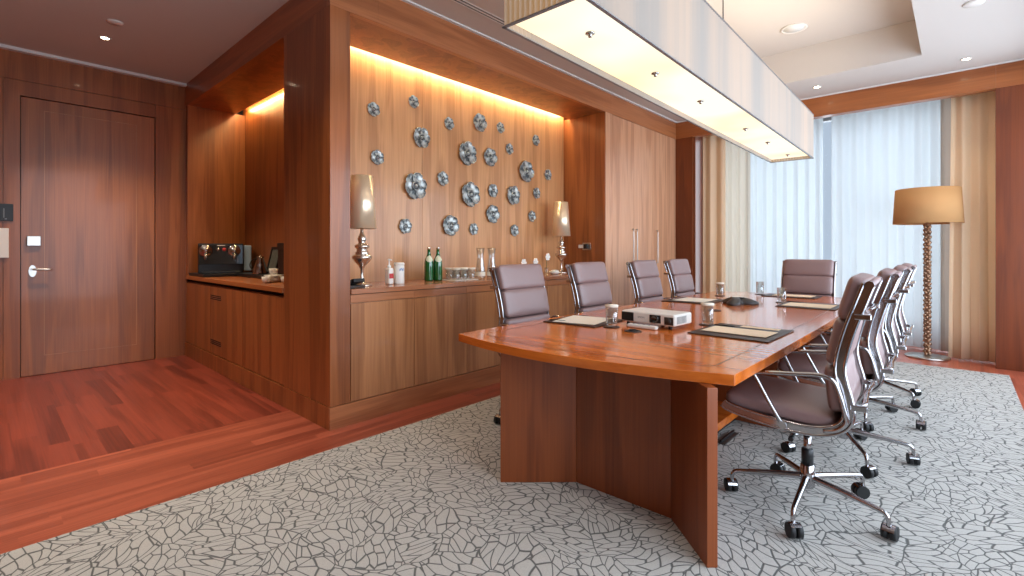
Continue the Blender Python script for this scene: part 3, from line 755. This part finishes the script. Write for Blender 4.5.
pb = thing('pump_bottle', 'clear sanitiser pump bottle with red label on the counter', 'bottle', (-3.43, 2.25, CT))
MB().rbox(-.032, .032, -.024, .024, .001, .135, .012, 3).build('bottle_body', M['white'], pb)
MB().rbox(.0318, .0328, -.02, .02, .05, .09, .0003, 1).build('red_label', M['red'], pb)
MB().lathe([(.014, .135), (.014, .155), (.006, .157), (.006, .195), (.012, .197), (.012, .21), (0, .21)], 14).cyl((0, 0, .203), (.035, 0, .2), .005, 8).build('pump', M['white'], pb)
cn = thing('wipes_canister', 'white cylindrical canister with blue print beside the pump bottle', 'canister', (-3.43, 2.345, CT))
MB().lathe([(0, .001), (.042, .001), (.043, .006), (.043, .15), (.04, .155)], 28).build('canister_body', M['white'], cn)
MB().lathe([(.044, .155), (.044, .172), (.038, .178), (0, .178)], 28).build('lid', M['white'], cn)
m = MB()
for k in range(5): a = -.5 + .22*k; m.add([(.0436*math.cos(a+q), .0436*math.sin(a+q), z) for q, z in ((0, .105+.012*(k % 2)), (.16, .11+.012*(k % 2)), (.16, .13+.008*(k % 2)), (0, .125))], [(0,1,2,3)])
m.build('blue_print', M['blue'], cn)
def bottle(loc, lab):
    b = thing('water_bottle', lab, 'bottle', loc, 0, 'green water bottles')
    MB().lathe([(0, .001), (.038, .001), (.041, .01), (.041, .165), (.036, .195), (.022, .225), (.0155, .25), (.014, .285), (.016, .287), (.016, .295), (0, .295)], 28).build('bottle_body', M['green_glass'], b)
    MB().lathe([(.0165, .287), (.0165, .306), (.013, .309), (0, .309)], 18).build('cap', M['silver'], b)
    m = MB(); rows = []
    pr_ = [(.165, .041), (.195, .036), (.225, .022), (.25, .0155)]
    def rad(z_):
        for (za, ra), (zb, rb) in zip(pr_, pr_[1:]):
            if za <= z_ <= zb: return ra + (rb-ra)*(z_-za)/(zb-za)
    for i in range(13):
        z_ = .172 + .06*i/12; h_ = math.sqrt(max(0.02, 1-((i-6)/6)**2))
        rows.append([((rad(z_)+.0012)*math.cos(a), (rad(z_)+.0012)*math.sin(a), z_) for a in [-.45 + h_*1.0*(k/4-1) for k in range(9)]])
    m.sheet(rows).build('neck_label', M['label'], b)
bottle((-3.56, 2.755, CT), 'green glass water bottle nearer the silver lamp, left of the pair')
bottle((-3.53, 2.835, CT), 'green glass water bottle nearer the covered glasses, right of the pair')
def tumbler(loc, lab, grp, h=.14, r=.04, lid=True):
    g = thing('tumbler', lab, 'glass', loc, 0, grp)
    MB().lathe([(0, .001), (r*.88, .001), (r*.92, .006), (r, h), (r-.003, h), (r*.86, .018), (0, .018)], 28).build('glass_body', M['glass'], g)
    if lid:
        MB().lathe([(0, h+.003), (r+.003, h+.003), (r+.003, h-.012), (r+.0015, h-.012), (r+.0015, h+.001)], 28).build('paper_cap', M['paper'], g)
    return g
gn = ['front row by the bottles', 'front row middle', 'front row by the carafes', 'back row by the bottles', 'back row middle', 'back row by the carafes']
tr = MB().rbox(-3.56, -3.36, 2.90, 3.19, CT+.0005, CT+.006, .002, 1).build('glass_tray', M['white']); tag(tr, 'thin white tray holding six covered tumblers on the counter', 'tray')
k = 0
for x in (-3.41, -3.505):
    for y in (2.95, 3.045, 3.14):
        tumbler((x, y, CT+.006), 'paper-capped tumbler on the white tray, ' + gn[k], 'paper-capped tumblers on the tray', .105, .037); k += 1
def carafe(loc, lab):
    g = thing('glass_carafe', lab, 'carafe', loc, 0, 'glass carafes on the counter')
    MB().lathe([(0, .001), (.045, .001), (.048, .01), (.047, .08), (.034, .17), (.03, .22), (.042, .30), (.039, .30), (.027, .22), (.031, .17), (.044, .08), (.045, .014), (0, .014)], 30).build('glass_body', M['glass'], g)
    MB().lathe([(.0485, .03), (.0485, .07)], 30, cap=False).build('paper_band', M['paper'], g)
carafe((-3.42, 3.27, CT), 'clear glass carafe with white band, next to the tumbler tray'); carafe((-3.37, 3.375, CT), 'clear glass carafe with white band, next to the nearest chair back')
bx = thing('tissue_box', 'small grey box on the counter behind the nearest chair back', 'box', (-3.36, 3.50, CT))
MB().rbox(-.05, .05, -.06, .06, .001, .08, .006, 2).build('box_body', M['grey'], bx); MB().rbox(-.012, .012, -.035, .035, .079, .085, .002, 1).build('opening', M['black'], bx)
def orchid(loc, lab, sc):
    o = thing('orchid', lab, 'flower', loc, 0, 'white orchids on the counter')
    MB().lathe([(0, .001), (.022, .001), (.024, .08), (.022, .08), (.02, .006), (0, .006)], 16).build('vase', M['glass'], o)
    MB().tube(smoothpath([(0, 0, .008), (.004, .002, .09), (.0, .0, .12*sc)], 4), .003, 6).build('stalk', M['stem'], o)
    m = MB()
    for k in range(6):
        a = k*PI/3; er = Vector((.3, math.cos(a), math.sin(a))).normalized(); et = Vector((0, -math.sin(a), math.cos(a))); en = er.cross(et)
        m.squad(Vector((.01, 0, .135*sc)) + er*.022, (.024, .017, .006), .8, .8, Matrix((er, et, en)).transposed().to_4x4(), 12, 6)
    m.squad((.018, 0, .135*sc), (.01, .01, .01), 1, 1, None, 8, 6); m.build('blossom', M['petal_white'], o)
orchid((-3.5, 3.98, CT), 'low white orchid bloom directly above the nearest chair back, left one', 1.05); orchid((-3.5, 4.18, CT), 'low white orchid bloom above the nearest chair back, middle one', 1.1); orchid((-3.47, 4.36, CT), 'tallest white orchid bloom right of the nearest chair back', 1.5)
dh = MB().lathe([(0, .001), (.04, .001), (.07, .022), (.068, .025), (.038, .008), (0, .008)], 24, c=(0,0,0)).squad((.0, 0, .03), (.05, .045, .022), .8, .8, None, 16, 8).build('towel_dish', M['white'], loc=(-3.46, 4.50, CT)); tag(dh, 'white dish with folded towel before the second silver lamp', 'dish')
ol = thing('wall_outlet', 'chrome wall socket with a plug on the alcove end panel', 'socket', (-3.46, 5.1635, 1.29))
MB().rbox(-.06, .06, -.008, .0, -.045, .045, .003, 2).build('face_plate', M['steel'], ol); MB().rbox(-.02, .035, -.05, -.008, -.03, .03, .008, 2).build('adapter', M['black'], ol)
MB().rbox(-.10, -.022, -.045, -.012, -.022, .022, .008, 2).build('plug', M['white'], ol)

# ------------------------------------------------------------------ coffee niche
cm = thing('coffee_machine', 'black coffee machine with two round chrome brew heads in the niche', 'coffee machine', (-6.37, 1.90, CC+.036), -.27)
MB().rbox(-.2, .12, -.235, .215, .0, .34, .008, 2).build('housing', M['black'], cm)
MB().rbox(.12, .135, -.23, .21, .10, .325, .004, 2).build('front_panel', M['lens'], cm)
for y in (-.16, .12):
    hd = MB(); Mx = rot('Y', PI/2)
    hd.lathe([(0, .0), (.068, .0), (.068, .012), (.055, .02), (.03, .022), (.028, .03), (0, .03)], 24, c=(.135, y, .255), M=Mx).cyl((.17, y, .22), (.17, y, .155), .017, 12).build('brew_head', M['chrome'], cm)
for y in (-.04, .02): MB().squad((.15, y, .27), (.018, .02, .02), 1, 1, None, 12, 8).build('button', M['chrome'] if y < 0 else M['red'], cm)
MB().rbox(.135, .20, -.20, .18, .0, .02, .003, 1).build('drip_tray', M['black'], cm)
MB().box(.1355, .1362, -.05, .03, .312, .32).build('lettering_strip', M['white'], cm)
MB().rbox(-.15, .11, .218, .30, .02, .32, .01, 2).build('water_tank', plain('tank_glass', rgb(150, 178, 200), .1, 0, .5), cm)
o = MB().rbox(-6.64, -6.06, 1.63, 2.23, CC+.001, CC+.034, .006, 2).build('machine_tray', M['black']); tag(o, 'black tray under the coffee machine', 'tray', 'black trays in the niche')
o = MB().rbox(-6.04, -5.3, 1.95, 2.22, CC+.001, CC+.04, .006, 2).build('service_tray', M['black']); tag(o, 'black tray under the chrome pitcher, right of the coffee machine', 'tray', 'black trays in the niche')
kt = thing('milk_pitcher', 'conical chrome pitcher with handle beside the coffee machine', 'pitcher', (-5.56, 2.03, CC+.041))
MB().lathe([(0, 0), (.075, 0), (.078, .01), (.055, .10), (.03, .17), (.04, .185), (.036, .19), (0, .175)], 24).cyl((0,0,.18), (0,0,.205), .008).build('pitcher_body', M['chrome'], kt)
MB().tube(smoothpath([(-.03, -.02, .165), (-.08, -.05, .15), (-.10, -.07, .09), (-.06, -.045, .03)], 5), .006, 8).build('handle', M['black'], kt)
pf = thing('picture_frame', 'black framed card leaning on the back of the coffee niche', 'picture frame', (-5.60, 2.16, CC+.041))
Mx = rot('X', -.22) @ Matrix.Identity(4)
m = MB()
for a in ((-.13, -.105, 0, .3), (.105, .13, 0, .3), (-.105, .105, 0, .025), (-.105, .105, .275, .3)): m.box(a[0], a[1], -.012, .008, a[2], a[3], Mx)
m.build('frame', M['black'], pf); MB().box(-.105, .105, -.004, .006, .025, .275, Mx).build('picture', plain('card', rgb(92, 96, 88), .5, var=.6, scale=14), pf)
bb = thing('storage_box', 'tall black box at the right end of the coffee niche', 'box', (-4.94, 2.12, CC))
MB().rbox(-.14, .14, -.1, .1, .001, .36, .006, 2).build('box_body', M['black'], bb); MB().rbox(-.144, .144, -.104, .104, .3, .372, .006, 2).build('lid', M['black'], bb)
sc = thing('saucer_stack', 'stack of white saucers on the right of the niche counter', 'saucers', (-4.72, 1.84, CC))
for k in range(5):
    MB().lathe([(0, .001), (.05, .001), (.085, .016), (.084, .019), (.048, .006), (0, .006)], 28, c=(.006*(k % 2), .004*(k % 3), .012*k)).build('saucer', M['white'], sc)
def cup(loc, lab):
    c = thing('coffee_cup', lab, 'cup', loc, 0, 'white coffee cups in the niche')
    MB().lathe([(0, .001), (.024, .001), (.036, .02), (.04, .06), (.037, .06), (.032, .02), (0, .008)], 24).build('cup_body', M['white'], c)
    MB().tube(smoothpath([(.036, 0, .05), (.058, 0, .046), (.058, 0, .022), (.034, 0, .016)], 5), .004, 8).build('handle', M['white'], c)
cup((-4.72, 1.842, CC+.069), 'white coffee cup on top of the saucer stack'); cup((-4.5, 1.86, CC), 'white coffee cup right of the saucer stack'); cup((-4.62, 1.74, CC), 'white coffee cup before the saucer stack')

# wall plates left of the door
sw = thing('switch_plate', 'dark glass switch plate left of the entry door', 'switch', (XD-.001, .145, 1.605))
MB().rbox(0, .012, -.06, .055, -.08, .085, .003, 2).build('plate', M['black'], sw); MB().box(.012, .0135, -.012, -.004, -.05, .04).box(.012, .0135, -.003, .012, -.066, -.054).build('marking', M['grey'], sw)
kp = thing('control_panel', 'white wall control panel below the dark switch plate', 'control panel', (XD-.001, .10, 1.315))
MB().rbox(0, .02, -.085, .07, -.145, .14, .005, 2).build('plate', M['white'], kp); MB().rbox(.02, .022, -.06, .0, -.05, .09, .0008, 1).box(.02, .022, -.05, .0, -.10, -.085).build('display', M['dark_grey'], kp)

# ------------------------------------------------------------------ table items
def blotter(x0, x1, y0, y1, lab, rz=0):
    b = thing('desk_blotter', lab, 'desk blotter', ((x0+x1)/2, (y0+y1)/2, TT), rz, 'leather desk blotters')
    a, c = (x1-x0)/2, (y1-y0)/2
    MB().rbox(-a, a, -c, c, .001, .007, .002, 2).build('pad', M['blotter'], b)
    return b
blotter(-2.10, -1.70, 2.60, 3.02, 'dark leather blotter with white papers before the nearest credenza-side chair', .05)
blotter(-1.175, -.735, 2.81, 3.32, 'dark leather blotter with cream pad at the near right of the table', -.02)
blotter(-2.10, -1.66, 4.40, 4.90, 'dark leather blotter at the far left, beside the conference phone')
blotter(-1.175, -.735, 4.66, 5.15, 'dark leather blotter at the far right of the table')
blotter(-1.55, -1.05, 5.60, 5.95, 'dark leather blotter before the chair at the table head')
def paper(cx, cy, w, l, z, lab, mat='paper', rz=0, cat='notepad', n=1):
    m = MB(); 
    for k in range(n): m.rbox(-w/2 + .003*k, w/2 + .004*k, -l/2 - .002*k, l/2, .0015 + .0017*k, .003 + .0017*k, .0004, 1)
    o = m.build('notepad' if cat == 'notepad' else 'paper_sheets', M[mat], loc=(cx, cy, TT+z)); o.rotation_euler = (0, 0, rz)
    return tag(o, lab, cat, 'papers on the table')
paper(-1.91, 2.80, .30, .34, .006, 'white paper sheets on the blotter nearest the credenza-side chairs', 'paper', .2, 'papers', 3)
paper(-.965, 3.03, .36, .22, .006, 'cream notepad on the near right blotter', 'cream', -.03, 'notepad', 3)
paper(-.905, 3.262, .22, .06, .006, 'slim folded card above the near right notepad', 'cream', -.02, 'card', 1)
paper(-1.88, 4.65, .30, .36, .006, 'white notepad on the far left blotter', 'paper', 0, 'notepad', 3)
paper(-.96, 4.86, .36, .30, .006, 'cream notepad on the far right blotter', 'cream', 0, 'notepad', 3)
paper(-1.28, 5.78, .36, .22, .006, 'cream notepad at the table head', 'cream', 0, 'notepad', 3)
def pen(x, y, z, rz, lab):
    p = thing('pen', lab, 'pen', (x, y, TT+z), rz, 'pens on the blotters')
    MB().cyl((-.06, 0, .004), (.05, 0, .004), .004, 10).cyl((.05, 0, .004), (.066, 0, .004), .004, 10, .001).build('barrel', M['black'], p)
    MB().box(-.055, -.02, -.001, .001, .0078, .0092).build('clip', M['chrome'], p)
pen(-1.10, 3.20, .0075, .1, 'black pen beside the near right notepad'); pen(-2.02, 2.66, .0075, .2, 'black pen on the left blotter'); pen(-1.12, 5.08, .0075, .0, 'black pen on the far right blotter')
gs = [(-1.63, 2.715, 'paper-capped tumbler left of the projector'), (-1.213, 3.218, 'paper-capped tumbler right of the projector, behind the near right blotter'), (-1.873, 5.32, 'paper-capped tumbler left of the conference phone'), (-1.612, 5.80, 'open tumbler at the far end of the table'), (-1.211, 5.03, 'open tumbler before the far right blotter')]
for i, (x, y, lab) in enumerate(gs):
    o = MB().lathe([(0, .0008), (.05, .0008), (.052, .002), (.052, .004), (.05, .005), (0, .005)], 28).build('coaster', M['blotter'], loc=(x, y, TT)); tag(o, 'dark round coaster under the ' + lab, 'coaster', 'dark coasters')
    tumbler((x, y, TT+.0052), lab, 'tumblers on the table', .135, .039, i < 3)
o = MB().lathe([(0, .0008), (.05, .0008), (.052, .002), (.052, .004), (.05, .005), (0, .005)], 28).build('coaster', M['blotter'], loc=(-1.46, 4.02, TT)); tag(o, 'empty dark coaster between the projector and the phone', 'coaster', 'dark coasters')
# projector
pj = thing('projector', 'white projector with round lens facing the near end of the table', 'projector', (-1.455, 2.975, TT), -.06)
MB().rbox(-.19, .19, -.115, .115, .022, .095, .012, 4).build('housing', M['white'], pj)
MB().rbox(-.186, -.095, -.118, -.10, .03, .086, .003, 2).build('exhaust_grille', M['black'], pj)
MB().rbox(.02, .098, -.1185, -.10, .034, .084, .003, 2).build('lens_recess', M['black'], pj)
Mx = rot('X', PI/2)
MB().lathe([(.024, -.004), (.026, .008), (.022, .010), (.019, .002), (0, .005)], 24, c=(.06, -.117, .058), M=Mx, cap=False).build('lens', M['lens'], pj)
MB().rbox(.122, .182, -.1185, -.10, .03, .078, .003, 2).lathe([(.02, 0), (.02, .004), (0, .004)], 20, c=(.15, -.118, .054), M=Mx).build('side_port', M['dark_grey'], pj)
m = MB()
for k in range(8): m.box(.1895, .1915, -.085+.016*k, -.078+.016*k, .036, .08)
m.build('side_vents', M['grey'], pj)
m = MB()
for x, y in ((-.15, -.09), (.15, -.09), (0, .09)): m.cyl((x, y, .001), (x, y, .024), .012, 12)
m.build('foot', M['black'], pj)
cu = bpy.data.curves.new('brand_lettering', 'FONT'); cu.body = 'EPSON'; cu.size = .016; cu.extrude = .0003
tmp = bpy.data.objects.new('tmp', cu); COL.objects.link(tmp); lm = bpy.data.meshes.new_from_object(tmp.evaluated_get(bpy.context.evaluated_depsgraph_get())); bpy.data.objects.remove(tmp)
to = bpy.data.objects.new('lettering', lm); COL.objects.link(to); to.parent = pj; to.location = (-.065, -.1156, .055); to.rotation_euler = (PI/2, 0, 0); lm.materials.clear(); lm.materials.append(M['grey'])
rc = thing('remote_control', 'white rounded remote control lying before the projector', 'remote', (-1.46, 2.80, TT), -.02)
MB().rbox(-.10, .10, -.02, .02, .001, .024, .009, 3).build('casing', M['white'], rc); m = MB()
for k in range(4): m.cyl((-.06+.035*k, 0, .0235), (-.06+.035*k, 0, .0255), .006, 10)
m.build('buttons', M['grey'], rc)
gr = thing('cable_grommet', 'dark cable outlet set in the table top before the projector', 'cable outlet', (-1.45, 2.66, TT))
MB().lathe([(0, .0008), (.05, .0008), (.052, .003), (.045, .006), (.04, .004), (0, .003)], 28).build('ring', M['dark_grey'], gr); MB().tube([(.028*math.cos(t_/4)*(1-.01*t_), .028*math.sin(t_/4)*(1-.01*t_), .008) for t_ in range(40)], .003, 6).build('cable', M['black'], gr)
# conference phone
cp = thing('conference_phone', 'black three-armed conference phone in the middle of the table', 'conference phone', (-1.47, 4.62, TT), .5)
m = MB(); ring = []
for i in range(72):
    a = 2*PI*i/72; r_ = .115 + .075*max(0, math.cos(1.5*a))**2 if False else .12 + .06*math.cos(3*a)
    ring.append((r_*math.cos(a), r_*math.sin(a)))
rows = []
for k_, (sc_, z_) in enumerate(((.96, .004), (1, .012), (.97, .022), (.8, .038), (.55, .055), (.3, .064), (.02, .066))): rows.append([(x*sc_, y*sc_, z_) for x, y in ring] + [(ring[0][0]*sc_, ring[0][1]*sc_, z_)])
m.sheet(rows).prism([(x*.96, y*.96) for x, y in ring], .001, .0045).build('housing', M['dark_grey'], cp)
MB().rbox(-.05, .05, -.035, .035, .06, .068, .003, 2).build('display', M['lens'], cp)
m = MB()
for k in range(3):
    a = 2*PI*k/3; Mx = Matrix.Translation((.12*math.cos(a), .12*math.sin(a), .033)) @ rot('Z', a) @ rot('Y', .35)
    m.rbox(-.03, .03, -.025, .025, -.002, .004, .002, 1, Mx)
m.build('speaker_grille', M['grey'], cp)
# floor outlet
fo = thing('floor_outlet', 'dark hinged floor socket lid on the carpet under the table', 'floor socket', (-1.03, 3.32, .006))
MB().rbox(-.105, -.06, -.13, .13, .0005, .008, .002, 1).build('frame', M['dark_grey'], fo); MB().rbox(-.1, -.085, -.12, .12, .008, .022, .002, 1).build('lid', M['black'], fo)

# ------------------------------------------------------------------ ceiling fittings
def downlight(x, y, z, lab, power):
    d = thing('downlight', lab, 'downlight', (x, y, z), 0, 'recessed ceiling downlights')
    MB().lathe([(.03, -.001), (.045, -.001), (.045, -.006), (.03, -.004)], 24, cap=False).build('trim_ring', M['white'], d)
    MB().lathe([(0, -.0015), (.03, -.0015), (.03, -.003), (0, -.003)], 24).build('lamp', M['lamp_glow'], d)
    li = bpy.data.lights.new('downlight_beam', 'SPOT'); li.energy = power; li.color = (1, .84, .66) if x < -4 or y > 5 else (1, .93, .84); li.spot_size = math.radians(95); li.spot_blend = .7; li.shadow_soft_size = .05
    lo = bpy.data.objects.new('downlight_beam', li); COL.objects.link(lo); lo.location = (x, y, z-.02)
downlight(-5.79, .762, CEIL, 'lit downlight in the entry ceiling before the door', 190)
downlight(-1.248, 6.767, CEIL, 'lit downlight by the window beam near the pendant end', 25)
downlight(.058, 6.804, CEIL, 'lit downlight by the window beam near the floor lamp', 25)
downlight(-4.6, .3, CEIL, 'added fill downlight over the entry floor outside the view', 110)  # unseen spot, added to fill the dim entry
downlight(-4.6, -1.2, CEIL, 'added fill downlight over the entry behind the viewpoint', 90)  # extra fill for the entry, added behind the camera
downlight(-2.7, 1.0, CEIL, 'added fill downlight over the carpet edge beside the column, above the view', 80)  # out-of-frame spot added to brighten the joinery side
downlight(-2.72, -.6, CEIL, 'added fill downlight over the carpet left of the viewpoint', 80)  # added fill light, outside the frame
downlight(-.9, .2, CEIL, 'added unseen fill downlight over the carpet before the table end', 35)  # unseen spot added to lift the foreground carpet
o = MB().lathe([(0, -.012), (.05, -.012), (.06, 0)], 24, c=(0,0,0)).build('smoke_detector', M['white'], loc=(-5.32, .767, CEIL-.0005)); tag(o, 'small flat round detector on the entry ceiling', 'smoke detector', 'ceiling detectors')
o = MB().lathe([(0, -.012), (.06, -.012), (.07, 0)], 24).build('smoke_detector', M['white'], loc=(.09, 5.3, CEIL-.0005)); tag(o, 'small flat round detector on the ceiling right of the tray', 'smoke detector', 'ceiling detectors')
spk = thing('ceiling_speaker', 'round white speaker grille in the raised ceiling tray', 'ceiling speaker', (-1.27, 5.75, TZ))
MB().lathe([(.12, 0), (.125, -.008), (.105, -.01), (.1, -.004)], 32, cap=False).build('ring', M['white'], spk); MB().lathe([(0, -.006), (.1, -.006), (.1, -.001), (0, -.001)], 32).build('grille', M['trim'], spk)
av = thing('air_vent', 'long black slot air vent in the ceiling beside the wood beam', 'air vent', (-2.88, 1.9, CEIL))
for x in (-.022, .012): MB().box(x, x+.014, -2.0, 2.0, -.002, -.0005).build('slot', M['black'], av)
MB().box(-.035, -.022, -2.0, 2.0, -.003, -.0005).box(-.008, .012, -2.0, 2.0, -.003, -.0005).box(.026, .038, -2.0, 2.0, -.003, -.0005).build('frame', M['trim'], av)

# ------------------------------------------------------------------ lights
def area(name, loc, rot_, sx, sy, power, col):
    li = bpy.data.lights.new(name, 'AREA'); li.shape = 'RECTANGLE'; li.size = sx; li.size_y = sy; li.energy = power; li.color = col
    o = bpy.data.objects.new(name, li); COL.objects.link(o); o.location = loc; o.rotation_euler = rot_; return o
area('daylight_front', (-1.2, 9.0, 1.7), (-PI/2, 0, 0), 4.4, 3.2, 140, (.88, .95, 1.0))
area('daylight_side', (1.5, 4.6, 1.6), (0, PI/2, 0), 2.9, 8.2, 455, (.80, .89, 1.0))
area('pendant_up', (-1.27, 3.67, 2.45), (PI, 0, .018), .3, 4.1, 34, (1, .80, .56))
w = bpy.data.worlds.new('World'); SC.world = w; w.use_nodes = True
bg = w.node_tree.nodes['Background']; bg.inputs[0].default_value = (.72, .84, 1, 1); bg.inputs[1].default_value = .7

# ------------------------------------------------------------------ camera
cam = bpy.data.cameras.new('Camera'); co = bpy.data.objects.new('Camera', cam); COL.objects.link(co)
co.location = (0, 0, 1.25); co.rotation_euler = (PI/2, 0, math.radians(42.56))
cam.sensor_width = 36; cam.lens = 486.05/1024*36; cam.shift_x = 0; cam.shift_y = -(288-249.6)/1024
cam.clip_start = .02; SC.camera = co
vs_ = SC.view_settings; vs_.view_transform = 'Standard'; vs_.look = 'None'; vs_.gamma = 1; vs_.exposure = 0; vs_.use_curve_mapping = False
